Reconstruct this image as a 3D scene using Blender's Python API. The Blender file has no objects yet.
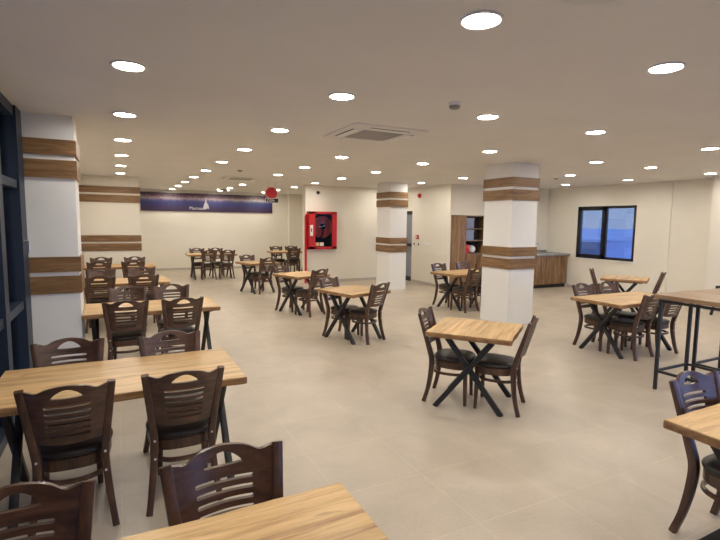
import bpy, bmesh, math, random
from mathutils import Vector, Matrix
R = math.radians
random.seed(7)
scene = bpy.context.scene
COL = scene.collection
H = 2.94            # ceiling height
XW = -0.90          # window wall

# ------------------------------------------------------------------ materials
def nodes(name):
    m = bpy.data.materials.new(name); m.use_nodes = True
    nt = m.node_tree; b = nt.nodes['Principled BSDF']
    return m, nt, b
def N(nt, kind, **kw):
    n = nt.nodes.new(kind)
    for k, v in kw.items(): setattr(n, k, v)
    return n
def ramp(nt, fac, stops):
    r = N(nt, 'ShaderNodeValToRGB'); e = r.color_ramp.elements
    while len(e) < len(stops): e.new(0.5)
    for i, (p, c) in enumerate(stops):
        e[i].position = p; e[i].color = (*c, 1)
    nt.links.new(fac, r.inputs[0]); return r.outputs[0]
def mix(nt, mode, fac, a, b):
    n = N(nt, 'ShaderNodeMix', data_type='RGBA', blend_type=mode)
    for i, v in ((0, fac), (6, a), (7, b)):
        if hasattr(v, 'links'): nt.links.new(v, n.inputs[i])
        elif i == 0: n.inputs[0].default_value = v
        else: n.inputs[i].default_value = (*v, 1)
    return n.outputs[2]
def math_(nt, op, a, b=None):
    n = N(nt, 'ShaderNodeMath', operation=op)
    for i, v in enumerate((a, b)):
        if v is None: continue
        if hasattr(v, 'links'): nt.links.new(v, n.inputs[i])
        else: n.inputs[i].default_value = v
    return n.outputs[0]
def coords(nt, scale, rnd=True, kind='Object'):
    tc = N(nt, 'ShaderNodeTexCoord'); mp = N(nt, 'ShaderNodeMapping')
    mp.inputs['Scale'].default_value = scale
    nt.links.new(tc.outputs[kind], mp.inputs['Vector'])
    if rnd:
        oi = N(nt, 'ShaderNodeObjectInfo'); cx = N(nt, 'ShaderNodeCombineXYZ')
        for i, k in enumerate((37.0, 91.0, 53.0)):
            nt.links.new(math_(nt, 'MULTIPLY', oi.outputs['Random'], k), cx.inputs[i])
        nt.links.new(cx.outputs[0], mp.inputs['Location'])
    return mp.outputs[0], tc
def noise(nt, vec, scale, detail=4, rough=.55, dist=0):
    n = N(nt, 'ShaderNodeTexNoise'); n.inputs['Scale'].default_value = scale
    n.inputs['Detail'].default_value = detail; n.inputs['Roughness'].default_value = rough
    n.inputs['Distortion'].default_value = dist
    nt.links.new(vec, n.inputs['Vector']); return n.outputs['Fac']
def bump(nt, b, h, strength, dist=.01):
    n = N(nt, 'ShaderNodeBump'); n.inputs['Strength'].default_value = strength
    n.inputs['Distance'].default_value = dist
    nt.links.new(h, n.inputs['Height']); nt.links.new(n.outputs[0], b.inputs['Normal'])
def plain(name, col, rough=.5, metal=0, spec=.5, var=.06, nscale=8):
    m, nt, b = nodes(name)
    v, _ = coords(nt, (1, 1, 1), False)
    f = noise(nt, v, nscale, 3)
    lo = tuple(c * (1 - var) for c in col); hi = tuple(min(1, c * (1 + var)) for c in col)
    nt.links.new(ramp(nt, f, [(.3, lo), (.7, hi)]), b.inputs['Base Color'])
    b.inputs['Roughness'].default_value = rough; b.inputs['Metallic'].default_value = metal
    b.inputs['Specular IOR Level'].default_value = spec
    return m
def paint(name, col, rough=.6):
    m, nt, b = nodes(name)
    v, _ = coords(nt, (1, 1, 1), False)
    f = noise(nt, v, 1.3, 4)
    nt.links.new(ramp(nt, f, [(.3, tuple(c * .97 for c in col)), (.7, tuple(min(1, c * 1.02) for c in col))]), b.inputs['Base Color'])
    g = noise(nt, v, 160, 2); bump(nt, b, g, .06, .002)
    b.inputs['Roughness'].default_value = rough; b.inputs['Specular IOR Level'].default_value = .3
    return m
def wood(name, scale, dark, mid, light, rough=.4, gscale=1.0, rnd=True, plank=None, coat=0, knots=False):
    m, nt, b = nodes(name)
    v, tc = coords(nt, scale, rnd)
    g1 = noise(nt, v, 1.0 * gscale, 6, .62, .6)
    g2 = noise(nt, v, 5.0 * gscale, 4, .7, .3)
    f = math_(nt, 'ADD', math_(nt, 'MULTIPLY', g1, .72), math_(nt, 'MULTIPLY', g2, .28))
    c = ramp(nt, f, [(.34, dark), (.5, mid), (.66, light)])
    if plank:
        axis, width, amt = plank
        sp = N(nt, 'ShaderNodeSeparateXYZ'); nt.links.new(tc.outputs['Object'], sp.inputs[0])
        k = math_(nt, 'FLOOR', math_(nt, 'DIVIDE', sp.outputs[axis], width))
        oi = N(nt, 'ShaderNodeObjectInfo')
        w = N(nt, 'ShaderNodeTexWhiteNoise', noise_dimensions='1D')
        nt.links.new(math_(nt, 'ADD', k, math_(nt, 'MULTIPLY', oi.outputs['Random'], 31.7)), w.inputs['W'])
        t = ramp(nt, w.outputs['Value'], [(0, (1 - amt,) * 3), (1, (1, 1, 1))])
        c = mix(nt, 'MULTIPLY', 1.0, c, t)
    if knots:
        kv, _ = coords(nt, (2.2, 5.5, 2.2), rnd)
        kn = noise(nt, kv, 1.6, 3, .5, .4)
        kk = ramp(nt, kn, [(.66, (0, 0, 0)), (.76, (1, 1, 1))])
        c = mix(nt, 'MIX', math_(nt, 'MULTIPLY', kk, .8), c, tuple(x * .55 for x in dark))
    nt.links.new(c, b.inputs['Base Color'])
    b.inputs['Roughness'].default_value = rough
    b.inputs['Coat Weight'].default_value = coat; b.inputs['Coat Roughness'].default_value = .25
    bump(nt, b, g2, .12, .004)
    return m
def emit(name, col, s):
    m, nt, b = nodes(name)
    b.inputs['Base Color'].default_value = (*col, 1)
    b.inputs['Emission Color'].default_value = (*col, 1); b.inputs['Emission Strength'].default_value = s
    return m

M = {}
M['wall'] = paint('wall_paint', (.825, .78, .685))
M['wall_white'] = paint('column_paint', (.82, .818, .805))
M['ceiling'] = paint('ceiling_paint', (.74, .72, .69), .8)
M['base'] = plain('baseboard_tile', (.50, .46, .40), .4)
M['dark_wood'] = wood('walnut_stain', (9, 9, 1.6), (.030, .013, .009), (.074, .032, .0175), (.13, .060, .037), .34, 1.6, coat=.25)
M['panel_wood'] = wood('walnut_stain_panel', (2.2, 9, 11), (.030, .013, .009), (.074, .032, .0175), (.135, .062, .039), .34, 1.5, coat=.3)
M['leather'] = plain('seat_leather', (.022, .017, .016), .38, 0, .5, .2, 60)
M['oak'] = wood('oak_top', (1.1, 15, 15), (.36, .19, .07), (.66, .42, .18), (.82, .58, .29), .42, 1.3, plank=('Y', .118, .22), coat=.1, knots=True)
M['oak_edge'] = wood('oak_edge', (3, 9, 22), (.17, .08, .032), (.30, .155, .062), (.42, .235, .10), .5, 1.2)
M['bar_top'] = wood('bar_oak_top', (15, 1.1, 15), (.20, .115, .06), (.32, .20, .11), (.42, .28, .17), .4, 1.3, plank=('X', .15, .15), coat=.1)
M['black'] = plain('black_powder_coat', (.012, .013, .015), .45, 0, .5, .15, 30)
M['navy'] = plain('navy_aluminium', (.014, .026, .048), .45, .1, .5, .1, 6)
M['anthracite'] = plain('anthracite_frame', (.012, .014, .018), .4, .1)
M['band'] = wood('band_walnut', (1.3, 1.3, 16), (.12, .058, .022), (.225, .122, .050), (.33, .195, .09), .45, 1.4, rnd=True)
M['cab'] = wood('cabinet_walnut', (9, 9, .9), (.10, .045, .02), (.24, .13, .058), (.40, .25, .12), .42, 1.2, rnd=True)
M['red'] = plain('red_enamel', (.56, .018, .022), .35, 0, .5, .06)
M['red_dark'] = plain('red_reel', (.68, .09, .065), .5)
M['white_plastic'] = plain('white_plastic', (.8, .79, .76), .4)
M['grey_plastic'] = plain('grey_plastic', (.30, .29, .27), .5)
M['steel'] = plain('steel', (.6, .6, .6), .28, 1)
M['bolt'] = plain('bolt_steel', (.72, .70, .68), .35, .6)
M['stone'] = plain('worktop_stone', (.30, .29, .27), .25, 0, .5, .45, 40)
M['toe'] = plain('toe_kick', (.015, .012, .01), .6)
M['dark_inside'] = plain('cabinet_inside', (.02, .018, .02), .7)
M['blue_paper'] = plain('blue_grey_paper', (.25, .29, .42), .6)
M['glossy_white'] = plain('glossy_white', (.8, .8, .8), .25)
M['door'] = plain('grey_door', (.27, .29, .35), .4, .2)
M['outside'] = plain('outside_ground', (.38, .43, .50), .9, nscale=.3, var=.3)
M['outside_wall'] = plain('outside_building', (.26, .32, .42), .9, nscale=.3, var=.2)
M['paper_label'] = plain('paper_label', (.75, .70, .60), .6)
M['orange_label'] = plain('orange_label', (.75, .40, .22), .6)
M['ac_grille'] = plain('return_grille', (.40, .385, .36), .6)
M['light'] = emit('warm_diffuser', (1, .935, .825), 34)
M['spot'] = emit('spot_diffuser', (1, .9, .75), 3)

# floor tiles
m, nt, b = nodes('floor_tile'); M['floor'] = m
v, tc = coords(nt, (1, 1, 1), False)
mp = N(nt, 'ShaderNodeMapping'); mp.inputs['Location'].default_value = (-1.95 + .66 * 8, -2.165 + .65 * 12, 0)
nt.links.new(tc.outputs['Object'], mp.inputs[0])
br = N(nt, 'ShaderNodeTexBrick', offset=0, squash=1)
br.inputs['Scale'].default_value = 1; br.inputs['Brick Width'].default_value = .66; br.inputs['Row Height'].default_value = .65
br.inputs['Mortar Size'].default_value = .0028; br.inputs['Mortar Smooth'].default_value = .3
br.inputs['Color1'].default_value = (.93, .93, .93, 1); br.inputs['Color2'].default_value = (1.0, 1.0, 1.0, 1); br.inputs['Mortar'].default_value = (1.14, 1.13, 1.12, 1)
nt.links.new(mp.outputs[0], br.inputs['Vector'])
f1 = noise(nt, v, 2.2, 6, .6, .5); f2 = noise(nt, v, 45, 3, .6)
f = math_(nt, 'ADD', math_(nt, 'MULTIPLY', f1, .7), math_(nt, 'MULTIPLY', f2, .3))
c = ramp(nt, f, [(.30, (.43, .367, .285)), (.52, (.515, .44, .347)), (.74, (.585, .505, .402))])
c = mix(nt, 'MULTIPLY', 1.0, c, br.outputs['Color'])
nt.links.new(c, b.inputs['Base Color'])
nt.links.new(ramp(nt, f2, [(.3, (.28,) * 3), (.7, (.40,) * 3)]), b.inputs['Roughness'])
b.inputs['Specular IOR Level'].default_value = .42
bump(nt, b, math_(nt, 'ADD', math_(nt, 'MULTIPLY', f2, .15), math_(nt, 'MULTIPLY', br.outputs['Fac'], -1)), .12, .002)

# architectural glass: transparent sheet with fresnel reflection
m = bpy.data.materials.new('window_glass'); m.use_nodes = True; nt = m.node_tree; nt.nodes.clear(); M['glass'] = m
o = N(nt, 'ShaderNodeOutputMaterial'); t = N(nt, 'ShaderNodeBsdfTransparent'); g = N(nt, 'ShaderNodeBsdfGlossy'); mx = N(nt, 'ShaderNodeMixShader'); fr = N(nt, 'ShaderNodeFresnel')
t.inputs[0].default_value = (.82, .87, .92, 1); g.inputs['Roughness'].default_value = .02; fr.inputs['IOR'].default_value = 1.5
tcg = N(nt, 'ShaderNodeTexCoord'); gn = N(nt, 'ShaderNodeTexNoise'); gn.inputs['Scale'].default_value = .8
nt.links.new(tcg.outputs['Object'], gn.inputs['Vector']); bg = N(nt, 'ShaderNodeBump'); bg.inputs['Strength'].default_value = .02; nt.links.new(gn.outputs['Fac'], bg.inputs['Height']); nt.links.new(bg.outputs[0], g.inputs['Normal'])
nt.links.new(fr.outputs[0], mx.inputs[0]); nt.links.new(t.outputs[0], mx.inputs[1]); nt.links.new(g.outputs[0], mx.inputs[2]); nt.links.new(mx.outputs[0], o.inputs[0])

# printed banner: night city shore, light band of buildings over blue water
m, nt, b = nodes('banner_print'); M['banner'] = m
tc = N(nt, 'ShaderNodeTexCoord'); sp = N(nt, 'ShaderNodeSeparateXYZ'); nt.links.new(tc.outputs['Object'], sp.inputs[0])
mp = N(nt, 'ShaderNodeMapping'); mp.inputs['Scale'].default_value = (9, 1, 4); nt.links.new(tc.outputs['Object'], mp.inputs[0])
n1 = noise(nt, mp.outputs[0], 1.0, 5, .7)
mp2 = N(nt, 'ShaderNodeMapping'); mp2.inputs['Scale'].default_value = (.7, 1, .5); nt.links.new(tc.outputs['Object'], mp2.inputs[0])
n2 = noise(nt, mp2.outputs[0], 1.3, 2)
mp3 = N(nt, 'ShaderNodeMapping'); mp3.inputs['Scale'].default_value = (22, 1, 16); nt.links.new(tc.outputs['Object'], mp3.inputs[0])
n3 = noise(nt, mp3.outputs[0], 1.0, 3, .7)
zz = math_(nt, 'ADD', math_(nt, 'DIVIDE', math_(nt, 'ADD', sp.outputs['Z'], .335), .67), math_(nt, 'MULTIPLY', math_(nt, 'SUBTRACT', n1, .5), .22))
c = ramp(nt, zz, [(0, (.050, .022, .050)), (.22, (.045, .028, .075)), (.46, (.032, .045, .13)), (.58, (.07, .08, .17)), (.70, (.34, .28, .23)), (.82, (.12, .06, .065)), (1, (.035, .018, .028))])
tint = ramp(nt, n2, [(.35, (.8, .6, 1.1)), (.65, (1, 1.1, 1.2))])
c = mix(nt, 'MULTIPLY', 1.0, c, tint)
band = math_(nt, 'MULTIPLY', ramp(nt, zz, [(.58, (0,) * 3), (.70, (1,) * 3), (.78, (.6,) * 3), (.88, (0,) * 3)]), ramp(nt, n3, [(.52, (0,) * 3), (.66, (1,) * 3)]))
c = mix(nt, 'MIX', math_(nt, 'MULTIPLY', band, .8), c, (.62, .52, .40))
nt.links.new(c, b.inputs['Base Color']); b.inputs['Roughness'].default_value = .45

# ------------------------------------------------------------------ mesh helpers
def box(bm, x0, x1, y0, y1, z0, z1, mi=0):
    vs = [bm.verts.new(p) for p in ((x0, y0, z0), (x1, y0, z0), (x1, y1, z0), (x0, y1, z0), (x0, y0, z1), (x1, y0, z1), (x1, y1, z1), (x0, y1, z1))]
    fs = []
    for q in ((3, 2, 1, 0), (4, 5, 6, 7), (0, 1, 5, 4), (1, 2, 6, 5), (2, 3, 7, 6), (3, 0, 4, 7)):
        f = bm.faces.new([vs[i] for i in q]); f.material_index = mi; fs.append(f)
    return vs, fs
def bevel(bm, w, seg=2):
    bmesh.ops.bevel(bm, geom=list(bm.edges), offset=w, segments=seg, profile=.7, affect='EDGES', clamp_overlap=True)
def rings(bm, loops, cap=True, closed=False):
    vv = [[bm.verts.new(p) for p in l] for l in loops]; n = len(vv[0])
    pairs = list(zip(vv, vv[1:])) + ([(vv[-1], vv[0])] if closed else [])
    for a, c in pairs:
        for i in range(n):
            bm.faces.new((a[i], a[(i + 1) % n], c[(i + 1) % n], c[i]))
    if cap and not closed:
        bm.faces.new(vv[0][::-1]); bm.faces.new(vv[-1])
def catmull(pts, sub):
    P = [Vector(p) for p in pts]; P = [P[0] * 2 - P[1]] + P + [P[-1] * 2 - P[-2]]; out = []
    for i in range(1, len(P) - 2):
        for k in range(sub):
            t = k / sub
            a, b_, c_, d = P[i - 1], P[i], P[i + 1], P[i + 2]
            out.append(.5 * ((2 * b_) + (c_ - a) * t + (2 * a - 5 * b_ + 4 * c_ - d) * t * t + (3 * b_ - a - 3 * c_ + d) * t ** 3))
    out.append(P[-2]); return out
def section(w, d, r, n=2):
    """rounded rectangle, half sizes w, d, corner radius r"""
    pts = []
    for cx, cy, a0 in ((w - r, d - r, 0), (-w + r, d - r, 90), (-w + r, -d + r, 180), (w - r, -d + r, 270)):
        for k in range(n + 1):
            a = R(a0 + 90 * k / n); pts.append((cx + r * math.cos(a), cy + r * math.sin(a)))
    return pts
def sweep(bm, path, secs, ref, closed=False):
    """secs: one section per path point (or one for all); ref fixes the first section axis"""
    P = [Vector(p) for p in path]; n = len(P); loops = []
    for i, p in enumerate(P):
        if closed: t = (P[(i + 1) % n] - P[i - 1])
        else: t = P[min(i + 1, n - 1)] - P[max(i - 1, 0)]
        t.normalize()
        a = Vector(ref); a = (a - t * a.dot(t)).normalized(); c = t.cross(a)
        s = secs[i] if isinstance(secs[0], list) else secs
        loops.append([p + a * u + c * w for u, w in s])
    rings(bm, loops, True, closed)
def circle(r, n=10): return [(r * math.cos(2 * math.pi * k / n), r * math.sin(2 * math.pi * k / n)) for k in range(n)]
def lathe(bm, prof, n=24, c=(0, 0, 0), axis='Z'):
    loops = []
    for r, z in prof:
        l = []
        for k in range(n):
            a = 2 * math.pi * k / n; x, y = r * math.cos(a), r * math.sin(a)
            p = {'Z': (x, y, z), 'Y': (x, z, y), 'X': (z, x, y)}[axis]
            l.append((p[0] + c[0], p[1] + c[1], p[2] + c[2]))
        loops.append(l)
    rings(bm, loops)
def obj(name, bm, mats, parent=None, loc=None, rz=0, smooth=True, angle=38, fix=True):
    bmesh.ops.remove_doubles(bm, verts=bm.verts, dist=1e-5)
    if fix: bmesh.ops.recalc_face_normals(bm, faces=bm.faces)
    if smooth:
        ca = R(angle)
        for f in bm.faces: f.smooth = True
        for e in bm.edges:
            e.smooth = len(e.link_faces) == 2 and e.calc_face_angle(0) < ca
    me = bpy.data.meshes.new(name); bm.to_mesh(me); bm.free()
    for m_ in (mats if isinstance(mats, (list, tuple)) else [mats]): me.materials.append(m_)
    o = bpy.data.objects.new(name, me); COL.objects.link(o)
    if parent is not None: o.parent = parent
    if loc is not None: o.location = loc
    if rz: o.rotation_euler = (0, 0, rz)
    return o
def BM(): return bmesh.new()
def tag(o, label, cat, group=None, kind=None):
    o['label'] = label; o['category'] = cat
    if group: o['group'] = group
    if kind: o['kind'] = kind
    return o
def thing(name, label, cat, loc=(0, 0, 0), rz=0, group=None):
    o = bpy.data.objects.new(name, None); COL.objects.link(o); o.empty_display_size = .1
    o.location = loc; o.rotation_euler = (0, 0, rz)
    return tag(o, label, cat, group)
def dup(root, loc, rz, label, group=None):
    r = root.copy(); COL.objects.link(r); r.location = loc; r.rotation_euler = (0, 0, rz); r['label'] = label
    if group: r['group'] = group
    for ch in root.children:
        c = ch.copy(); COL.objects.link(c); c.parent = r
        for g in ch.children:
            d = g.copy(); COL.objects.link(d); d.parent = c
    return r
def boxobj(name, b6, mat, parent=None, bev=0, loc=None):
    bm = BM(); box(bm, *b6)
    if bev: bevel(bm, bev)
    return obj(name, bm, mat, parent, loc=loc)
def struct(name, b6, mat, label=None, cat=None):
    o = boxobj(name, b6, mat); o['kind'] = 'structure'
    if label: o['label'] = label; o['category'] = cat
    return o

# ------------------------------------------------------------------ room shell
XR, XS, YF, YB = 12.05, 11.8, -4.0, 18.9
YK, YFIRE, XD = 10.85, 13.6, 8.28
struct('floor', (-1.05, 13, YF, 19.2, -.12, 0), M['floor'], 'beige stone-look floor tiles with pale thin joints', 'floor')
struct('ceiling', (-1.05, 13, YF, 19.2, H, H + .15), M['ceiling'], 'smooth off-white ceiling full of round downlights', 'ceiling')
struct('wall_back', (-1.05, 7.2, YB, YB + .2, 0, H), M['wall'], 'cream far wall carrying the long dark banner', 'wall')
struct('wall_side', (6.75, 6.95, YFIRE + .25, YB, 0, H), M['wall'], 'cream side wall of the far corner, behind the red hose cabinet wall', 'wall')
struct('pillar', (6.2, 6.75, YB - .3, YB, 0, H), M['wall'], 'shallow cream pillar in the far corner beyond the hanging red disc', 'pillar')
struct('wall_fire', (5.03, XD + .05, YFIRE, YFIRE + .25, 0, H), M['wall'], 'cream wall carrying the red fire hose cabinet', 'wall')
# door wall with opening
struct('wall_door', (XD, XD + .03, YK, 12.78, 0, H), M['wall'], 'cream wall with the red call point and the sockets', 'wall')
struct('wall_lintel', (XD, XD + .15, 12.78, 13.6, 2.22, H), M['wall'], 'cream wall piece above the grey service door', 'wall')
# service door
d1 = thing('door_1', 'grey steel service door with a dark middle rail beside the white column', 'door', (XD + .1, 13.18, 0)); d1['kind'] = 'structure'
boxobj('door_panel', (-.03, .03, -.40, .41, .02, 2.18), M['door'], d1)
boxobj('push_rail', (-.06, -.03, -.36, .38, 1.10, 1.20), M['anthracite'], d1, .008)
bm = BM(); box(bm, -.08, .03, -.40, .42, 2.12, 2.22); box(bm, -.06, .03, -.40, .42, 0, .14); obj('door_frame', bm, M['anthracite'], d1)
struct('wall_kitchen', (9.72, XR + .2, YK, YK + .2, 0, H), M['wall'], 'cream wall behind the kitchen counter', 'wall')
struct('wall_bulkhead', (XD + .03, 9.72, YK, YK + .2, 2.085, H), M['wall'], 'cream wall piece over the tall walnut cabinet', 'wall')
struct('wall_niche', (XD + .03, 9.9, YK + .68, YK + .85, 0, 2.2), M['wall'], 'wall closing the niche behind the tall walnut cabinet', 'wall')
# right wall with window
WY0, WY1, WZ0, WZ1 = 7.97, 9.75, .905, 2.38
bm = BM()
for b6 in ((XR, XR + .2, WY1, YK, 0, H), (XR, XR + .2, 6.0, WY0, 0, H), (XR, XR + .2, WY0, WY1, 0, WZ0), (XR, XR + .2, WY0, WY1, WZ1, H)): box(bm, *b6)
o = obj('wall_right', bm, M['wall']); o['kind'] = 'structure'; o['label'] = 'cream wall with the dark framed two-pane window'; o['category'] = 'wall'
struct('wall_step', (XS - .12, XR + .2, 1.5, 6.02, 0, H), M['wall'], 'cream wall step beyond the tall black-legged table', 'wall')
struct('pilaster_column', (XR - .025, XR, 7.08, 7.36, 0, H), M['wall'], 'shallow cream pilaster on the wall beside the window', 'pillar')
bm = BM()
for b6 in ((-1.05, 4.0, YF - .2, YF, 0, H), (4.0, XR + .2, YF - .2, YF, 2.75, H), (4.0, XR + .2, YF - .2, YF, 0, .12)): box(bm, *b6)
o = obj('wall_front', bm, M['wall']); o['kind'] = 'structure'; o['label'] = 'cream wall behind the viewer, with wide glazing'; o['category'] = 'wall'
w3 = bpy.data.objects.new('window_3', None); COL.objects.link(w3); tag(w3, 'wide navy framed glazing behind the viewer', 'window', kind='structure')
bm = BM()
for k in range(7): x = 4.0 + 7.65 * k / 6; box(bm, x - .04, x + .04, YF - .15, YF - .05, .12, 2.75)
for z in (.12, 2.15, 2.66): box(bm, 4.0, 11.7, YF - .145, YF - .055, z, z + .09)
obj('window_frame', bm, M['navy'], w3)
boxobj('pane', (4.0, 11.7, YF - .105, YF - .097, .12, 2.75), M['glass'], w3)
w4 = bpy.data.objects.new('window_4', None); COL.objects.link(w4); tag(w4, 'navy framed glazing in the stepped wall, out of view', 'window', kind='structure')
bm = BM()
for y in (-3.96, -2.6, -1.25, .1, 1.46): box(bm, XS - .1, XS, y - .04, y + .04, .12, 2.75)
for z in (.12, 2.15, 2.66): box(bm, XS - .095, XS - .005, YF, 1.5, z, z + .09)
obj('window_frame', bm, M['navy'], w4)
boxobj('pane', (XS - .055, XS - .047, YF, 1.5, .12, 2.75), M['glass'], w4)
struct('wall_corner', (XS - .12, XS + .08, YF, 1.5, 2.75, H), M['wall'], 'cream strip over the glazing in the stepped wall', 'wall')
struct('wall_left', (-1.05, XW, 6.15, YB, 0, H), M['wall'], 'cream outer wall past the glazed window front', 'wall')
for nm, b6, lb in (('baseboard_back', (.56, 6.2, YB - .012, YB, 0, .08), 'grey tile skirting under the banner wall'),
               ('baseboard_fire', (5.03, XD, YFIRE - .012, YFIRE, 0, .08), 'grey tile skirting under the red hose cabinet'),
               ('baseboard_door', (XD - .012, XD, YK, 12.78, 0, .08), 'grey tile skirting under the red call point'),
               ('baseboard_right', (XR - .012, XR, 6.02, 10.0, 0, .08), 'grey tile skirting under the two-pane window'),
               ('baseboard_step', (XS - .132, XS - .12, 1.5, 6.02, 0, .08), 'grey tile skirting of the stepped wall')):
    struct(nm, b6, M['base'], lb, 'skirting')

# columns with walnut bands
BANDS = ((2.52, 2.685), (2.28, 2.47), (1.27, 1.435), (1.035, 1.226))
def column(x0, x1, y0, y1, label, d=.022):
    o = boxobj('column', (x0, x1, y0, y1, 0, H), M['wall_white']); o['kind'] = 'structure'; o['label'] = label; o['category'] = 'column'
    for z0, z1 in BANDS:
        bm = BM()
        box(bm, x0 - d, x1 + d, y0 - d, y0, z0, z1); box(bm, x0 - d, x1 + d, y1, y1 + d, z0, z1)
        box(bm, x0 - d, x0, y0, y1, z0, z1); box(bm, x1, x1 + d, y0, y1, z0, z1)
        obj('wood_band', bm, M['band'], o)
column(XW + .05, -.388, 6.12, 6.62, 'square white column with four walnut bands beside the tall windows')
column(6.29, 6.90, 6.47, 7.2, 'square white column with four walnut bands behind the two-seat table')
column(6.65, 7.18, 11.36, 12.1, 'square white column with four walnut bands beside the grey service door')
o = boxobj('column', (XW, .55, 14.0, YB, 0, H), M['wall']); o['kind'] = 'structure'; o['label'] = 'wide cream pier with four walnut bands beside the long banner'; o['category'] = 'column'
for z0, z1 in BANDS: boxobj('wood_band', (XW, .57, 13.978, 14.0, z0, z1), M['band'], o)

# ------------------------------------------------------------------ window front on the long side
w = bpy.data.objects.new('window_1', None); COL.objects.link(w); tag(w, 'tall navy framed glass front along the window tables', 'window', kind='structure')
bm = BM()
for y0, y1 in ((5.80, 6.10), (4.82, 4.98), (3.6, 3.68), (2.4, 2.48), (1.2, 1.28), (0, .08), (-1.2, -1.12), (-2.4, -2.32), (-3.7, -3.6)):
    box(bm, XW - .10, XW + .055, y0, y1, 0, H)
obj('window_frame', bm, M['navy'], w)
bm = BM()
for z0, z1 in ((0, .1), (.94, 1.02), (2.14, 2.22), (H - .1, H)): box(bm, XW - .09, XW + .035, -3.7, 5.9, z0, z1)
obj('window_transom', bm, M['navy'], w)
bm = BM(); box(bm, XW - .035, XW - .025, -3.7, 5.85, .05, H - .05); obj('pane', bm, M['glass'], w)
bm = BM(); sweep(bm, [(XW + .055, 5.86, 1.62), (XW + .10, 5.86, 1.62), (XW + .10, 5.86, 1.50)], circle(.012, 8), (0, 1, 0)); obj('window_handle', bm, M['steel'], w)

# two-pane window
w = bpy.data.objects.new('window_2', None); COL.objects.link(w); tag(w, 'two-pane window with black frame above the small table by the cream wall', 'window', kind='structure')
bm = BM(); X0, X1 = XR + .01, XR + .07; t = .07
box(bm, X0, X1, WY0, WY1, WZ0, WZ0 + t); box(bm, X0, X1, WY0, WY1, WZ1 - t, WZ1)
box(bm, X0, X1, WY0, WY0 + t, WZ0, WZ1); box(bm, X0, X1, WY1 - t, WY1, WZ0, WZ1)
ym = (WY0 + WY1) / 2; box(bm, X0, X1, ym - .05, ym + .05, WZ0, WZ1); obj('window_frame', bm, M['anthracite'], w)
bm = BM(); X0, X1 = XR - .02, XR + .05; a0, a1 = ym + .0, WY1 - .045; t = .085
box(bm, X0, X1, a0, a1, WZ0 + .03, WZ0 + .03 + t); box(bm, X0, X1, a0, a1, WZ1 - .03 - t, WZ1 - .03)
box(bm, X0, X1, a0, a0 + t, WZ0 + .03, WZ1 - .03); box(bm, X0, X1, a1 - t, a1, WZ0 + .03, WZ1 - .03)
s_ = obj('sash', bm, M['anthracite'], w)
bm = BM(); sweep(bm, [(X0, a0 + .04, 1.62), (X0 - .05, a0 + .04, 1.62), (X0 - .05, a0 + .04, 1.50)], circle(.011, 8), (0, 1, 0)); obj('window_handle', bm, M['anthracite'], s_)
boxobj('pane', (XR + .035, XR + .042, WY0 + .03, WY1 - .03, WZ0 + .03, WZ1 - .03), M['glass'], w)
boxobj('window_sill', (XR - .03, XR + .02, WY0 - .05, WY1 + .05, WZ0 - .03, WZ0), M['white_plastic'], w)

# outside
struct('exterior_ground', (-300, 300, -300, 300, -.6, -.5), M['outside'], 'dusky blue ground outside the windows', 'ground')
o = struct('exterior_building', (30, 38, 14.0, 19.2, -.5, 2.6), M['outside_wall'], 'dim blue building outside the two-pane window', 'building')
o = struct('exterior_shed', (24, 28, 17.6, 21.5, -.5, .9), M['outside_wall'], 'low dim shed outside the two-pane window', 'building')
o = struct('exterior_block', (-16, -9, 8, 26, -.5, 2.2), M['outside_wall'], 'dim blue block outside the tall windows', 'building')

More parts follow.
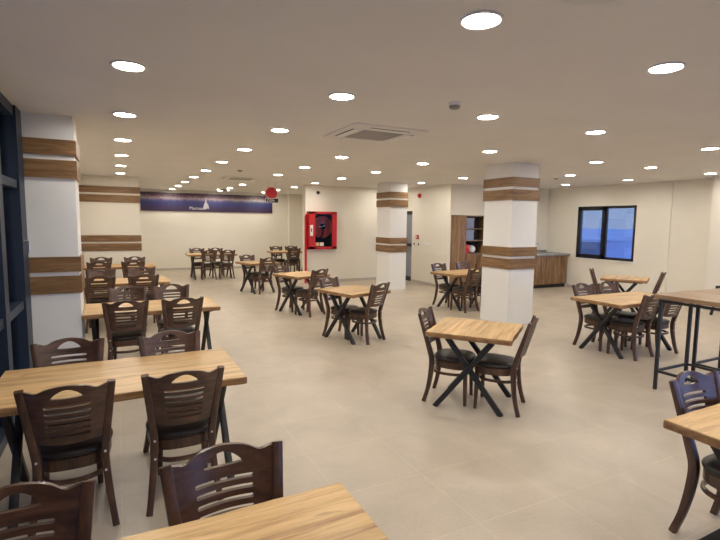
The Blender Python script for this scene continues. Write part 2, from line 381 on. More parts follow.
# ------------------------------------------------------------------ chair
def half_w(z): return .172 + (z - .46) / .47 * .050           # centre line of the posts
def lean(z):  return -.198 - max(0, z - .47) * .29
def panel_pt(u, z, t):
    """u -1..1 across, z height, t thickness offset; back bows away from the sitter"""
    s = .046 * (1 - u * u)
    return (u * (half_w(z) - .006), lean(z) - s + t, z)
def make_backrest():
    top = lambda u: .922 + .018 * math.exp(-(u / .45) ** 2) - .019 * math.exp(-((abs(u) - .70) / .17) ** 2)
    bot = lambda u: .578 - .012 * (1 - u * u)
    HW, SW = .365, .575
    def hole(u):
        if abs(u) >= HW: return None
        k = 1 - (u / HW) ** 2
        return (.866 - .004 * k, .866 + .050 * math.sqrt(k) * (.55 + .45 * k))
    def slots(u):
        out = []
        if abs(u) >= SW: return out
        e = min(1, (SW - abs(u)) / .05); h = .0085 * math.sqrt(max(0, 1 - (1 - e) ** 2))
        for k in range(6):
            zc = .622 + k * .038
            out.append((zc - h, zc + h))
        return out
    us = sorted(set([-1 + 2 * i / 28 for i in range(29)] + [s * v for s in (-1, 1) for v in (HW, SW, SW - .012, SW - .028, SW - .05, HW - .012, HW - .04)]))
    bm = BM(); T = .0095
    def edges(u, um):
        zs = [bot(u)]
        if abs(um) < SW:
            sl = slots(u) or [(.622 + k * .038,) * 2 for k in range(6)]
            for a, c in sl: zs += [a, c]
        if abs(um) < HW:
            hh = hole(u) or (.866, .866); zs += list(hh)
        return zs + [top(u)]
    for ua, ub in zip(us, us[1:]):
        um = (ua + ub) / 2; A, B = edges(ua, um), edges(ub, um)
        for k in range(0, len(A), 2):
            for t in (T, -T):
                bm.faces.new([bm.verts.new(panel_pt(*q, t)) for q in ((ua, A[k]), (ub, B[k]), (ub, B[k + 1]), (ua, A[k + 1]))])
        for k in range(len(A)):
            q = [panel_pt(ua, A[k], T), panel_pt(ub, B[k], T), panel_pt(ub, B[k], -T), panel_pt(ua, A[k], -T)]
            bm.faces.new([bm.verts.new(p) for p in q])
    for u in (us[0], us[-1]):
        bm.faces.new([bm.verts.new(p) for p in (panel_pt(u, bot(u), T), panel_pt(u, top(u), T), panel_pt(u, top(u), -T), panel_pt(u, bot(u), -T))])
    bmesh.ops.remove_doubles(bm, verts=bm.verts, dist=2e-5)
    bmesh.ops.dissolve_degenerate(bm, edges=bm.edges, dist=1e-6)
    return bm
def seat_outline(g=0, n=40):
    pts = []
    for k in range(n):
        a = 2 * math.pi * k / n; c, s = math.cos(a), math.sin(a)
        e = .62 if s < 0 else .80
        x = math.copysign(abs(c) ** e, c); y = math.copysign(abs(s) ** e, s)
        wx = (.208 + .020 * y) + g
        pts.append((x * wx, .006 + y * (.200 + g)))
    return pts
def make_chair(label):
    t = thing('dining_chair', label, 'chair')
    # cushion
    bm = BM(); loops = []
    for g, z in ((-.012, .442), (.004, .450), (.008, .464), (.004, .476), (-.012, .486), (-.05, .492), (-.11, .496)):
        loops.append([(x, y, z) for x, y in seat_outline(g)])
    rings(bm, loops); obj('seat', bm, M['leather'], t, angle=60)
    bm = BM(); rings(bm, [[(x, y, z) for x, y in seat_outline(g)] for g, z in ((-.012, .372), (-.006, .369), (-.002, .377), (-.002, .436), (-.008, .442))]); obj('seat_frame', bm, M['dark_wood'], t)
    obj('backrest', make_backrest(), M['panel_wood'], t, angle=40)
    for s in (-1, 1):
        pts = [(s * .218, -.262, 0), (s * .199, -.225, .14), (s * .182, -.202, .30), (s * .174, -.197, .44), (s * (half_w(.56)), lean(.56), .56), (s * half_w(.75), lean(.75), .75), (s * half_w(.88), lean(.88), .88), (s * half_w(.925), lean(.925), .925)]
        path = catmull(pts, 4); secs = []
        for p in path:
            z = p.z; d = .020 if z < .1 else .020 + .006 * min(1, (z - .1) / .25); d = d if z < .5 else max(.014, .026 - (z - .5) * .028)
            wd = .0195 + (.0025 if z > .5 else .0025 * max(0, (z - .1)) / .4)
            secs.append(section(wd, d, .007, 2))
        bm = BM(); sweep(bm, path, secs, (1, 0, 0)); lg = obj('leg', bm, M['dark_wood'], t)
        for z, dy in ((.463, -.225), (.345, -.228)):
            bm = BM(); lathe(bm, [(.0, .0), (.0075, .0), (.0075, .004), (.005, .006), (0, .006)][1:4], 10, (s * .174, dy - .006 if z > .4 else dy - .004, z), 'Y'); obj('bolt', bm, M['bolt'], lg)
    for s in (-1, 1):
        bm = BM(); path = [Vector((s * (.168 + .010 * (1 - k / 6)), .150 + .010 * (1 - k / 6), .40 * k / 6)) for k in range(7)]
        sweep(bm, path, [section(.0165 + .0055 * k / 6, .0165 + .0055 * k / 6, .007, 2) for k in range(7)], (1, 0, 0)); obj('leg', bm, M['dark_wood'], t)
    path = []
    for k in range(36):
        a = 2 * math.pi * k / 36; c, s = math.cos(a), math.sin(a)
        path.append((math.copysign(abs(c) ** .8, c) * .168, -.022 + math.copysign(abs(s) ** .8, s) * .180, .305))
    bm = BM(); sweep(bm, path, section(.014, .011, .005, 2), (0, 0, 1), closed=True); obj('stretcher', bm, M['dark_wood'], t)
    return t
CHAIR = None
def chair(x, y, face, label, group):
    """face: heading the sitter looks at, degrees (0 = +X, 90 = +Y)"""
    global CHAIR
    rz = R(face - 90)
    if CHAIR is None:
        CHAIR = make_chair(label); CHAIR.location = (x, y, 0); CHAIR.rotation_euler = (0, 0, rz); CHAIR['group'] = group
        return CHAIR
    return dup(CHAIR, (x, y, 0), rz, label, group)

# ------------------------------------------------------------------ tables
def make_top(L, W, z0, z1, seed, live=.007, mats=None):
    rnd = random.Random(seed); nx = max(8, int(L / .04)); ny = int(W / .05)
    ph = [rnd.uniform(0, 6.28) for _ in range(8)]
    def wob(s, k): return live * (.5 * math.sin(7 * s + ph[k]) + .35 * math.sin(17 * s + ph[k + 1]) + .25 * math.sin(41 * s + ph[k + 2]))
    out = []
    for i in range(nx + 1):
        x = -L / 2 + L * i / nx; out.append((x, -W / 2 + wob(x, 0), 1))
    for j in range(1, ny):
        y = -W / 2 + W * j / ny; out.append((L / 2 + .25 * wob(y, 3), y, 0))
    for i in range(nx + 1):
        x = L / 2 - L * i / nx; out.append((x, W / 2 + wob(x, 4), 1))
    for j in range(1, ny):
        y = W / 2 - W * j / ny; out.append((-L / 2 + .25 * wob(y, 5), y, 0))
    bm = BM(); loops = []
    for g, z in ((.007, z0), (.002, z0 + .004), (0, z0 + .018), (.0, z1 - .014), (.002, z1 - .004), (.006, z1)):
        loops.append([(x * (1 - 2 * g / L), y * (1 - 2 * g / W) , z) for x, y, l in out])
    rings(bm, loops)
    for f in bm.faces: f.material_index = 0 if f.calc_center_median().z > z1 - .003 else 1
    return bm
def bar(bm, p, q, w, d, ref): sweep(bm, [p, q], section(w, d, .006, 2), ref)
PROTO = {}
def table(x, y, ang, L, label, group, W=.82):
    key = (L, W, 'window' in label)
    def build(root):
        seed = int(L * 100)
        obj('tabletop', make_top(L, W, .733, .785, seed), [M['oak'], M['oak_edge']], root)
        for s in (-1, 1):
            u = s * (L / 2 - (.125 if L < 1 else .11 if 'window' in root['label'] else .19))
            for k in (-1, 1):
                bm = BM(); off = .012 * k
                bar(bm, (u + off, -k * .325, .0), (u + off, k * .225, .716), .023, .025, (1, 0, 0)); obj('leg', bm, M['black'], root)
            bm = BM(); box(bm, u - .03, u + .03, -.33, .33, .711, .7335); bevel(bm, .003, 1); obj('top_rail', bm, M['black'], root)
    if key not in PROTO:
        t = thing('dining_table', label, 'table', (x, y, 0), R(ang), group); build(t); PROTO[key] = t; return t
    return dup(PROTO[key], (x, y, 0), R(ang), label, group)

GC = 'chairs at the window-side tables'; GT = 'long tables along the windows'
ordw = ['first', 'second', 'third', 'fourth', 'fifth']
wt = [(.04, 1.30, 1.5), (.015, 3.625, 1.5), (.37, 6.47, 1.5), (.04, 9.28, 1.5), (.02, 12.4, 1.5)]
extra = [', cut off by the photo', ', with its whole top in view', ', ending at the banded column', ', half hidden by chairs', ', closest to the pier']
for i, (x, y, L) in enumerate(wt):
    table(x, y, 0, L, ordw[i] + ' long oak table of the window row' + extra[i], GT)
def seats(spec, tname, group, ends):
    """spec: side -> list of (end index, x, y, extra turn); side -1 the camera side of the table, +1 the far side"""
    for side, k, x, y, turn in spec:
        lab = ('chair, back to us, at %s, %s end') if side < 0 else ('chair facing us across %s, %s end')
        chair(x, y, (90 if side < 0 else -90) + turn, 'dark walnut ' + lab % (tname, ends[k]), group)
tn = ['the %s window table' % w_ for w_ in ordw]
EW = ('window', 'aisle')
seats([(1, 0, -.34, 1.545, 0), (1, 1, .37, 1.55, 3)], tn[0], GC, EW)
seats([(-1, 0, -.285, 3.375, 1), (-1, 1, .345, 3.385, -1), (1, 0, -.345, 3.85, 2), (1, 1, .385, 3.81, 5)], tn[1], GC, EW)
seats([(-1, 0, .06, 6.33, 0), (-1, 1, .65, 6.32, 4), (1, 0, .10, 6.93, 0), (1, 1, .665, 6.93, 0)], tn[2], GC, EW)
seats([(-1, 0, -.285, 9.08, 0), (-1, 1, .37, 9.08, 0), (1, 0, -.285, 9.78, 0), (1, 1, .40, 9.78, 0)], tn[3], GC, EW)
seats([(-1, 0, -.37, 12.05, 0), (-1, 1, .295, 12.05, 0), (1, 0, -.365, 12.75, 0), (1, 1, .365, 12.75, 0)], tn[4], GC, EW)

# small square tables in the middle
GM = 'two-seat tables in the middle of the hall'; GMC = 'chairs at the two-seat tables'
def small(x, y, ang, label, la, lb, far, near, L=.83):
    table(x, y, ang, L, label, GM, .83)
    chair(*far, la, GMC); chair(*near, lb, GMC)
def off(x, y, ang, d, turn=0):
    v = R(ang + 90); return (x + d * math.cos(v), y + d * math.sin(v), ang + (270 if d > 0 else 90) + turn)
small(3.27, 3.80, 38, 'square two-seat oak table alone in the middle of the floor',
      'dark chair at the lone two-seat table, its back to the hose cabinet', 'dark chair at the lone two-seat table, its back toward the bar table',
      off(3.27, 3.80, 38, .215, 2), off(3.27, 3.80, 38, -.215))
small(3.33, 6.80, 16, 'square oak table between the lone two-seat table and the red hose cabinet',
      'far chair tucked behind the square table before the red hose cabinet', 'near chair, back to us, at the square table before the hose cabinet',
      (3.26, 6.99, -61), (3.42, 6.63, 116))
small(3.34, 9.26, 19, 'square oak table right below the red pipe, third from the camera',
      'far chair almost hidden behind the square table below the red pipe', 'near chair at the square table below the red pipe',
      (3.22, 9.48, -61), (3.36, 8.95, 118))
small(3.25, 12.38, 17, 'most distant square oak table, below the end of the banner',
      'far chair at the most distant square table, facing us', 'near chair at the most distant square table, seen from behind',
      (3.23, 12.63, -68), (3.28, 12.17, 110))
small(9.30, 6.30, 30, 'square oak table under the two-pane window',
      'chair seen edge-on at the window table, its back to the kitchen counter', 'chair seen edge-on at the window table, its back to the bar table',
      off(9.28, 6.30, 34, .28), off(9.25, 6.30, 34, -.35))
# front table at the photo's edge
table(3.085, 1.115, 0, .83, 'oak table cut off by the photo edge, before the bar table', GM, .83)
chair(3.175, 1.325, -91, 'chair with bluish sheen on its back beside the cut-off oak table', GMC)

# four-seat tables on the far wall and on the window side
GF = 'four-seat tables away from the windows'; GFC = 'chairs at the four-seat tables'
table(2.68, 15.93, 0, 1.5, 'four-seat oak table below the banner on the far wall', GF)
seats([(1, 0, 2.33, 16.25, 0), (1, 1, 2.93, 16.25, 0), (-1, 0, 2.53, 15.70, 0), (-1, 1, 3.09, 15.70, 0)], 'the table below the banner', GFC, ('pier', 'hose cabinet'))
table(5.55, 16.55, 0, 1.5, 'four-seat oak table in the far corner beside the red pipe', GF)
seats([(1, 0, 5.22, 16.9, 0), (1, 1, 5.80, 16.9, 0), (-1, 1, 5.50, 16.3, 0)], 'the far corner table', GFC, ('banner', 'pipe'))
table(6.95, 8.42, 9, 1.5, 'four-seat oak table behind the middle column, before the walnut cabinet', GF)
seats([(1, 0, 6.64, 8.68, 12), (1, 1, 7.42, 8.80, 9), (-1, 0, 6.54, 8.06, 12), (-1, 1, 7.12, 8.12, 9)], 'the table before the walnut cabinet', GFC, ('open', 'column'))
table(6.76, 4.50, 0, 1.5, 'four-seat oak table between the two-seat table and the bar table', GF)
seats([(1, 0, 6.49, 4.75, 0), (1, 1, 7.07, 4.75, 0), (-1, 0, 6.49, 4.31, 5), (-1, 1, 7.02, 4.29, 0)], 'the table beside the bar table', GFC, ('open', 'bar table'))
t = thing('floor_stand', 'dark slanted stand by the stepped wall, mostly hidden behind the bar table', 'stand', (11.1, 5.56, 0))
bm = BM(); bar(bm, (0, 0, 0), (.11, -.06, .5), .02, .024, (1, 0, 0)); obj('post', bm, M['black'], t)
bm = BM(); box(bm, .06, .17, -.11, -.01, .46, .62); bevel(bm, .015); obj('head', bm, M['black'], t)

# tall bar tables
def bar_table(loc, rz, label):
    t = thing('bar_table', label, 'table', loc, rz, 'tall bar tables pushed together')
    bm = BM(); box(bm, 0, .690, -1.35, 0, 1.04, 1.09); bevel(bm, .006); obj('tabletop', bm, M['bar_top'], t)
    for x in (.045, .645):
        for y in (-.06, -1.29):
            bm = BM(); box(bm, x - .017, x + .017, y - .017, y + .017, 0, 1.04); bevel(bm, .003, 1); obj('leg', bm, M['black'], t)
    for x in (.045, .645):
        for z in (.215, 1.015):
            bm = BM(); box(bm, x - .012, x + .012, -1.28, -.07, z - .014, z + .014); obj('rail', bm, M['black'], t)
    for y in (-.06, -1.29):
        for z in (.215, 1.015):
            bm = BM(); box(bm, .055, .635, y - .012, y + .012, z - .014, z + .014); obj('rail', bm, M['black'], t)
    return t
bt = bar_table((5.37, 3.28, 0), R(1), 'tall bar table on thin black legs, at the open floor')
dup(bt, (6.068, 3.26, 0), R(1), 'tall bar table on thin black legs, joined behind the first')

# ------------------------------------------------------------------ downlights
def make_light(loc, label, group):
    t = thing('ceiling_light', label, 'ceiling light', loc, 0, group)
    bm = BM(); prof = [(.098, -.002), (.118, 0), (.120, -.006), (.116, -.011), (.102, -.012), (.096, -.004)]
    n = 32; loops = [[(r * math.cos(2 * math.pi * k / n), r * math.sin(2 * math.pi * k / n), z) for k in range(n)] for r, z in prof]
    rings(bm, loops, False, True); obj('trim_ring', bm, M['white_plastic'], t)
    bm = BM(); lathe(bm, [(.096, -.0015), (.096, -.0045)], 32); obj('diffuser', bm, M['light'], t)
    return t
rowname = {0: 'over the window tables', 1: 'over the aisle by the window tables', 2: 'over the two-seat tables', 3: 'before the middle column', 4: 'past the middle column', 5: 'over the kitchen side', 6: 'along the two-pane window'}
rowsX = [.112, 1.781, 3.414, 5.05, 7.435, 8.95, 10.93]
rng = [(-1, 6), (-1, 9), (-1, 9), (-1, 9), (-1, 6), (-1, 4), (-1, 4)]
skip = {(2, 2), (2, 6)}
words10 = ['first', 'second', 'third', 'fourth', 'fifth', 'sixth', 'seventh', 'eighth', 'ninth', 'tenth', 'eleventh']
LT = None
for r, X in enumerate(rowsX):
    cnt = 0
    for n in range(rng[r][0], rng[r][1] + 1):
        if (r, n) in skip: continue
        lab = 'round downlight, %s from our end, row %s' % (words10[cnt], rowname[r]); cnt += 1
        loc = (X, 2.119 + 1.791 * n, H)
        if LT is None: LT = make_light(loc, lab, 'round ceiling downlights')
        else: dup(LT, loc, 0, lab)

# ------------------------------------------------------------------ ceiling fittings
def cassette(loc, label):
    t = thing('air_conditioner', label, 'air conditioner', loc, 0, 'ceiling cassettes')
    bm = BM(); rings(bm, [[(sx * a, sy * a, z) for sx, sy in ((-1, -1), (1, -1), (1, 1), (-1, 1))] for a, z in ((.475, 0), (.475, -.012), (.44, -.026), (.28, -.030), (.28, -.022))]); obj('panel', bm, M['ceiling'], t)
    bm = BM()
    for k in range(22):
        y = -.27 + .54 * k / 21; box(bm, -.275, .275, y - .008, y + .008, -.030, -.022)
    box(bm, -.278, .278, -.278, .278, -.0235, -.0215); obj('return_grille', bm, M['ac_grille'], t)
    for k in range(4):
        bm = BM(); box(bm, -.25, .25, .345, .395, -.034, -.026); o = obj('air_flap', bm, M['white_plastic'], t); o.rotation_euler = (0, 0, k * math.pi / 2)
        bm = BM(); box(bm, -.26, .26, .395, .412, -.029, -.024); g = obj('air_slot', bm, M['dark_inside'], o)
    return t
ac = cassette((2.86, 5.32, H), 'square ceiling cassette air conditioner with grey grille, over the two-seat tables')
dup(ac, (2.86, 12.5, H), 0, 'square ceiling cassette air conditioner far back, before the banner')
def detector(loc, label):
    t = thing('smoke_detector', label, 'smoke detector', loc, 0, 'ceiling smoke detectors')
    bm = BM(); lathe(bm, [(.055, 0), (.057, -.012), (.05, -.02), (.05, -.026)], 20); obj('base', bm, M['white_plastic'], t)
    bm = BM(); lathe(bm, [(.05, -.026), (.048, -.045), (.036, -.055), (.012, -.057)], 20); obj('head', bm, M['grey_plastic'], t)
    return t
dt = detector((2.78, 3.63, H), 'small round smoke detector on the ceiling near the big cassette')
dup(dt, (2.37, 10.37, H), 0, 'small round smoke detector before the distant cassette')
dup(dt, (9.04, 7.96, H), 0, 'small round smoke detector past the middle column')
# twin emergency spots on the far ceiling
t = thing('emergency_light', 'small twin-spot emergency light on the ceiling before the banner', 'emergency light', (3.35, 17.3, H))
bm = BM(); box(bm, -.14, .14, -.05, .05, -.05, 0); bevel(bm, .008); obj('housing', bm, M['grey_plastic'], t)
for s in (-1, 1):
    bm = BM(); lathe(bm, [(.02, -.045), (.035, -.065), (.035, -.075)], 16, (s * .17, -.02, .03)); obj('spot', bm, M['spot'], t)
# hanging sign with red disc
t = thing('hanging_sign', 'red disc above a small black sign hanging from the ceiling by the banner end', 'sign', (3.82, 13.0, 0))
bm = BM(); lathe(bm, [(.155, -.012), (.158, 0), (.155, .012)], 36, (0, 0, 2.615), 'Y'); obj('disc', bm, M['red'], t)
bm = BM(); n = 36; loops = [[(r_ * math.cos(2 * math.pi * k / n), y_, 2.615 + r_ * math.sin(2 * math.pi * k / n)) for k in range(n)] for r_, y_ in ((.156, -.014), (.172, -.014), (.172, .014), (.156, .014))]
rings(bm, loops, False, True); obj('disc_rim', bm, plain('pale_rose', (.70, .42, .38), .4), t)
bm = BM(); box(bm, -.17, .19, -.012, .012, 2.355, 2.475); bevel(bm, .003, 1); sg = obj('sign_plate', bm, M['black'], t)
bm = BM()
for b6 in ((-.178, .198, -.016, -.008, 2.470, 2.480), (-.178, .198, -.016, -.008, 2.350, 2.360), (-.178, -.168, -.016, -.008, 2.35, 2.48), (.188, .198, -.016, -.008, 2.35, 2.48)): box(bm, *b6)
obj('border', bm, M['white_plastic'], sg)
bm = BM()
for x in (-.11, .12): box(bm, x - .003, x + .003, -.003, .003, 2.47, H)
obj('wire', bm, M['grey_plastic'], t)
def text(name, body, size, loc, mat, parent, rot=(math.pi / 2, 0, 0), ext=.002):
    cu = bpy.data.curves.new(name, 'FONT'); cu.body = body; cu.size = size; cu.extrude = ext; cu.align_x = 'CENTER'; cu.align_y = 'CENTER'
    tmp = bpy.data.objects.new('tmp_text', cu); COL.objects.link(tmp)
    me = bpy.data.meshes.new_from_object(tmp.evaluated_get(bpy.context.evaluated_depsgraph_get())); bpy.data.objects.remove(tmp); bpy.data.curves.remove(cu)
    me.materials.clear(); me.materials.append(mat); o = bpy.data.objects.new(name, me); COL.objects.link(o); o.location = loc; o.rotation_euler = rot; o.parent = parent; return o
text('lettering', 'Zöm', .115, (-.03, -.015, 2.415), M['white_plastic'], sg)

# banner on the far wall
t = thing('banner', 'long dark blue banner with a night shoreline print on the far wall', 'banner', (3.17, 18.875, 2.505))
bm = BM(); box(bm, -2.4, 2.4, -.02, .02, -.335, .335); ba = obj('print', bm, M['banner'], t)
text('lettering', 'Mucroom', .15, (-.45, -.022, -.215), M['white_plastic'], t)
bm = BM()   # pale spire printed in the middle
loops = [[(x0, y, z), (x1, y, z)] for y, z, x0, x1 in ()]
vs = [bm.verts.new(p) for p in ((-.10, 0, -.22), (.12, 0, -.22), (.09, 0, -.08), (.035, 0, .0), (.015, 0, .17), (-.01, 0, .17), (-.03, 0, .0), (-.07, 0, -.08))]
f = bm.faces.new(vs); ex = bmesh.ops.extrude_face_region(bm, geom=[f]); bmesh.ops.translate(bm, verts=[v_ for v_ in ex['geom'] if isinstance(v_, bmesh.types.BMVert)], vec=(0, -.003, 0))
obj('spire_print', bm, plain('pale_print', (.50, .48, .50), .5), t, loc=(-.16, -.02, 0))

# fire hose cabinet and its pipe
t = thing('hose_cabinet', 'red fire hose reel cabinet with glass door on the cream wall', 'fire hose cabinet', (5.52, YFIRE - .006, 1.03))
bm = BM(); box(bm, -.45, .45, -.20, -.185, 0, 1.12)
bm.free(); bm = BM()
for b6 in ((-.45, .45, -.17, 0, 0, .02), (-.45, .45, -.17, 0, 1.10, 1.12), (-.45, -.43, -.17, 0, 0, 1.12), (.43, .45, -.17, 0, 0, 1.12), (-.45, .45, -.015, 0, 0, 1.12)): box(bm, *b6)
obj('body', bm, M['red'], t)
bm = BM()
for b6 in ((-.45, .45, -.20, -.17, 0, .075), (-.45, .45, -.20, -.17, 1.055, 1.12), (-.45, -.25, -.20, -.17, 0, 1.12), (.30, .45, -.20, -.17, 0, 1.12)): box(bm, *b6)
dr = obj('door', bm, M['red'], t)
boxobj('handle_plate', (-.42, -.33, -.215, -.20, .40, .72), M['white_plastic'], dr, .004)
boxobj('handle', (-.39, -.365, -.235, -.21, .52, .62), M['black'], dr, .004)
boxobj('pane', (-.25, .30, -.19, -.186, .075, 1.055), M['glass'], dr)
bm = BM(); lathe(bm, [(.31, -.14), (.33, -.13), (.33, -.11), (.31, -.10)], 40, (.0, 0, .66), 'Y'); rl = obj('reel', bm, M['red_dark'], t)
bm = BM(); lathe(bm, [(.09, -.165), (.09, -.13)], 20, (.0, 0, .68), 'Y'); obj('hub', bm, M['dark_inside'], rl)
bm = BM(); lathe(bm, [(.022, -.172), (.022, -.16)], 12, (.04, 0, .70), 'Y'); box(bm, -.12, -.02, -.17, -.16, .655, .685); obj('valve', bm, M['steel'], rl)
bm = BM(); sweep(bm, catmull([(.0, -.15, .62), (.02, -.155, .5), (-.05, -.14, .36), (-.22, -.12, .30)], 6), circle(.018, 8), (0, 1, 0)); lathe(bm, [(.335, -.10), (.335, -.03)], 40, (0, 0, .66), 'Y'); obj('hose', bm, M['dark_inside'], rl)
boxobj('back_plate', (-.43, .43, -.03, -.015, .02, 1.10), M['dark_inside'], t)
boxobj('label_card', (-.235, -.12, -.196, -.191, .10, .20), M['orange_label'], dr)
boxobj('label_card', (-.10, .02, -.196, -.191, .10, .20), M['paper_label'], dr)
bm = BM(); sweep(bm, catmull([(5.025, 13.555, 0), (5.025, 13.555, .8), (5.025, 13.555, 1.85), (5.03, 13.54, 2.0), (5.045, 13.52, 2.05), (5.068, 13.51, 2.06)], 6), circle(.036, 12), (0, 1, .2))
tag(obj('water_pipe', bm, M['red'], angle=60), 'thin red water pipe rising from the floor to the hose cabinet', 'pipe')
# cctv dome
t = thing('security_camera', 'small black dome camera high above the red hose cabinet', 'camera', (5.42, YFIRE, 2.72))
bm = BM(); lathe(bm, [(.06, 0), (.06, -.03)], 20, (0, 0, 0), 'Y'); obj('base', bm, M['white_plastic'], t)
bm = BM(); lathe(bm, [(.05, -.03), (.047, -.055), (.033, -.075), (.01, -.082)], 20, (0, 0, 0), 'Y'); obj('dome', bm, M['black'], t)
# door wall fittings
t = thing('fire_alarm', 'red round fire alarm sounder high on the wall with the sockets', 'fire alarm', (XD, 12.38, 2.68))
bm = BM(); lathe(bm, [(.07, 0), (.07, -.03)], 24, (0, 0, 0), 'X'); obj('base', bm, M['red_dark'], t)
bm = BM(); lathe(bm, [(.06, -.03), (.055, -.06), (.03, -.07)], 24, (0, 0, 0), 'X'); obj('horn', bm, M['red'], t)
t = thing('call_point', 'red square fire call point above the sockets', 'call point', (XD, 12.45, 1.42))
bm = BM(); box(bm, -.04, 0, -.06, .06, -.06, .06); bevel(bm, .006); obj('body', bm, M['red'], t)
boxobj('glass_window', (-.044, -.04, -.03, .03, -.025, .03), M['paper_label'], t)
for y, dk, lb in ((12.62, True, 'dark socket below the call point, beside the door'), (12.38, True, 'dark socket below the call point, away from the door'), (11.9, False, 'pale blank socket plate toward the walnut cabinet')):
    t = thing('wall_socket', lb, 'socket', (XD, y, 1.2), 0, 'sockets on the door wall')
    w_ = .045 if dk else .16
    bm = BM(); box(bm, -.012, 0, -w_, w_, -.045, .045); bevel(bm, .003, 1); obj('plate', bm, M['white_plastic'], t)
    if dk: boxobj('insert', (-.016, -.012, -.03, .03, -.03, .03), M['dark_inside'], t)

# tall walnut cabinet in the niche
t = thing('tall_cabinet', 'tall built-in walnut cabinet with open shelves by the kitchen', 'cabinet', (XD + .042, YK, 0))
XL = 0; XRr = 1.355
boxobj('side_panel', (-.009, .03, .0, .62, 0, 2.08), M['cab'], t)
boxobj('door', (.035, .515, -.01, .02, .08, 2.07), M['cab'], t, .002)
boxobj('body', (.03, XRr, .02, .6, .06, 1.0), M['cab'], t)
boxobj('top_panel', (.03, XRr, .0, .6, 2.05, 2.08), M['cab'], t)
boxobj('side_panel', (1.325, XRr, .0, .6, 1.0, 2.05), M['cab'], t)
boxobj('side_panel', (.52, .555, .02, .6, 1.0, 2.05), M['cab'], t)
boxobj('back_panel', (.555, 1.325, .42, .45, 1.0, 2.05), M['dark_inside'], t)
boxobj('divider', (.87, .885, .27, .42, 1.0, 2.05), M['dark_inside'], t)
for z in (1.22, 1.58, 1.82)[0:0] + (1.36, 1.70): boxobj('shelf', (.555, 1.325, .03, .42, z - .012, z + .012), M['steel'] if False else M['cab'], t)
for x0 in (.525, .945):
    d_ = boxobj('door', (x0, x0 + .40, -.01, .02, .08, .98), M['cab'], t, .002)
    boxobj('door_handle', (x0 + .37, x0 + .38, -.03, -.01, .55, .70), M['black'], d_)
boxobj('plinth', (0, XRr, .05, .6, 0, .07), M['toe'], t)
# things on its shelves
for z0, h, lb in ((1.714, .30, 'upper'), (1.374, .30, 'middle')):
    t2 = thing('file_box', 'pale blue-grey box on the %s open shelf of the walnut cabinet' % lb, 'box', (9.035, YK + .20, z0), 0, 'boxes on the cabinet shelves')
    boxobj('carton', (-.145, .145, -.14, .15, 0, h - .05), M['blue_paper'], t2, .004); boxobj('lid', (-.15, .15, -.145, .155, h - .06, h), M['blue_paper'], t2, .004)
t2 = thing('red_package', 'small red package beside the white plate on the cabinet shelf', 'package', (8.96, YK + .12, 1.0))
boxobj('carton', (-.075, .055, -.08, .10, 0, .25), M['red'], t2, .006); boxobj('flap', (-.06, .04, -.083, -.08, .16, .22), M['red_dark'], t2)
bm = BM(); bmesh.ops.create_uvsphere(bm, u_segments=32, v_segments=20, radius=.112)
o = obj('ball', bm, M['glossy_white'], angle=80, loc=(9.185, YK + .145, 1.112))
tag(o, 'round white ball beside the red package on the lowest open cabinet shelf', 'ball')

# kitchen counter: base units, worktop, tap
for i, (x0, x1) in enumerate(((9.80, 10.35), (10.35, 10.90), (10.90, 11.45), (11.45, 12.0))):
    lb = ('walnut base cabinet next to the tall cabinet', 'walnut base cabinet under the tap', 'walnut base cabinet beside the one at the counter end', 'walnut base cabinet at the window end of the counter')[i]
    t = thing('base_cabinet', lb, 'cabinet', (x0, 9.99, 0), 0, 'kitchen base cabinets')
    w_ = x1 - x0
    boxobj('body', (.001, w_ - .001, .02, .70, .10, .945), M['cab'], t)
    for k in (0, 1):
        d_ = boxobj('door', (.004 + k * w_ / 2, (k + 1) * w_ / 2 - .004, 0, .02, .11, .935), M['cab'], t, .002)
    boxobj('plinth', (.001, w_ - .001, .06, .70, 0, .10), M['toe'], t)
bm = BM(); box(bm, 9.79, 12.05, 9.94, YK, .946, 1.0); box(bm, 9.79, 12.05, YK - .02, YK, 1.0, 1.06); bevel(bm, .006)
tag(obj('worktop', bm, M['stone']), 'grey stone worktop with upstand over the walnut base cabinets', 'worktop')
t = thing('tap', 'slim steel tap standing on the stone worktop by the column', 'tap', (11.05, 10.42, 1.0))
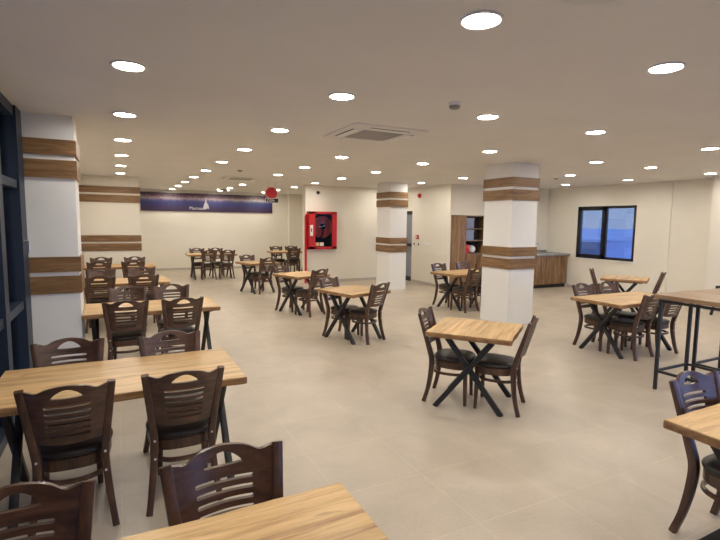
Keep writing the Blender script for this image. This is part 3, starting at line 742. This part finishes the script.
bm = BM(); sweep(bm, catmull([(0, 0, 0), (0, 0, .2), (0, 0, .27), (.03, -.05, .30), (.05, -.12, .28), (.055, -.13, .24)], 5), circle(.012, 8), (1, .3, 0)); obj('spout', bm, M['steel'], t)
bm = BM(); sweep(bm, [(0, 0, .05), (.09, 0, .09)], circle(.008, 8), (0, 1, 0)); lathe(bm, [(.025, 0), (.022, .05)], 14); obj('lever', bm, M['steel'], t)

# ------------------------------------------------------------------ sky, camera
wd = bpy.data.worlds.new('dusk'); scene.world = wd; wd.use_nodes = True; nt = wd.node_tree
bgn = nt.nodes['Background']; tc = N(nt, 'ShaderNodeTexCoord'); sp = N(nt, 'ShaderNodeSeparateXYZ'); nt.links.new(tc.outputs['Generated'], sp.inputs[0])
c = ramp(nt, sp.outputs['Z'], [(0, (.34, .43, .66)), (.12, (.27, .37, .62)), (.6, (.13, .21, .48))])
west = math_(nt, 'ADD', math_(nt, 'MULTIPLY', sp.outputs['X'], .55), math_(nt, 'MULTIPLY', sp.outputs['Y'], -.83))
c2 = ramp(nt, west, [(.1, (1, 1, 1)), (.6, (7, 7, 8))])
c = mix(nt, 'MULTIPLY', 1.0, c, c2)
nt.links.new(c, bgn.inputs['Color']); bgn.inputs['Strength'].default_value = .30

yaw, pit, roll = R(26.83), R(5.68), R(.72)
Fv = Vector((math.sin(yaw) * math.cos(pit), math.cos(yaw) * math.cos(pit), -math.sin(pit))); R0 = Vector((math.cos(yaw), -math.sin(yaw), 0)); U0 = R0.cross(Fv)
Rv = R0 * math.cos(roll) + U0 * math.sin(roll); Uv = Rv.cross(Fv)
cam = bpy.data.cameras.new('camera'); co = bpy.data.objects.new('camera', cam); COL.objects.link(co)
cam.sensor_width = 36; cam.lens = 24; cam.clip_start = .05; cam.clip_end = 1000
co.matrix_world = Matrix(((Rv.x, Uv.x, -Fv.x, 0), (Rv.y, Uv.y, -Fv.y, 0), (Rv.z, Uv.z, -Fv.z, 1.85), (0, 0, 0, 1)))
scene.camera = co
scene.view_settings.view_transform = 'Standard'; scene.view_settings.look = 'None'; scene.view_settings.gamma = 1
scene.view_settings.exposure = 1.95
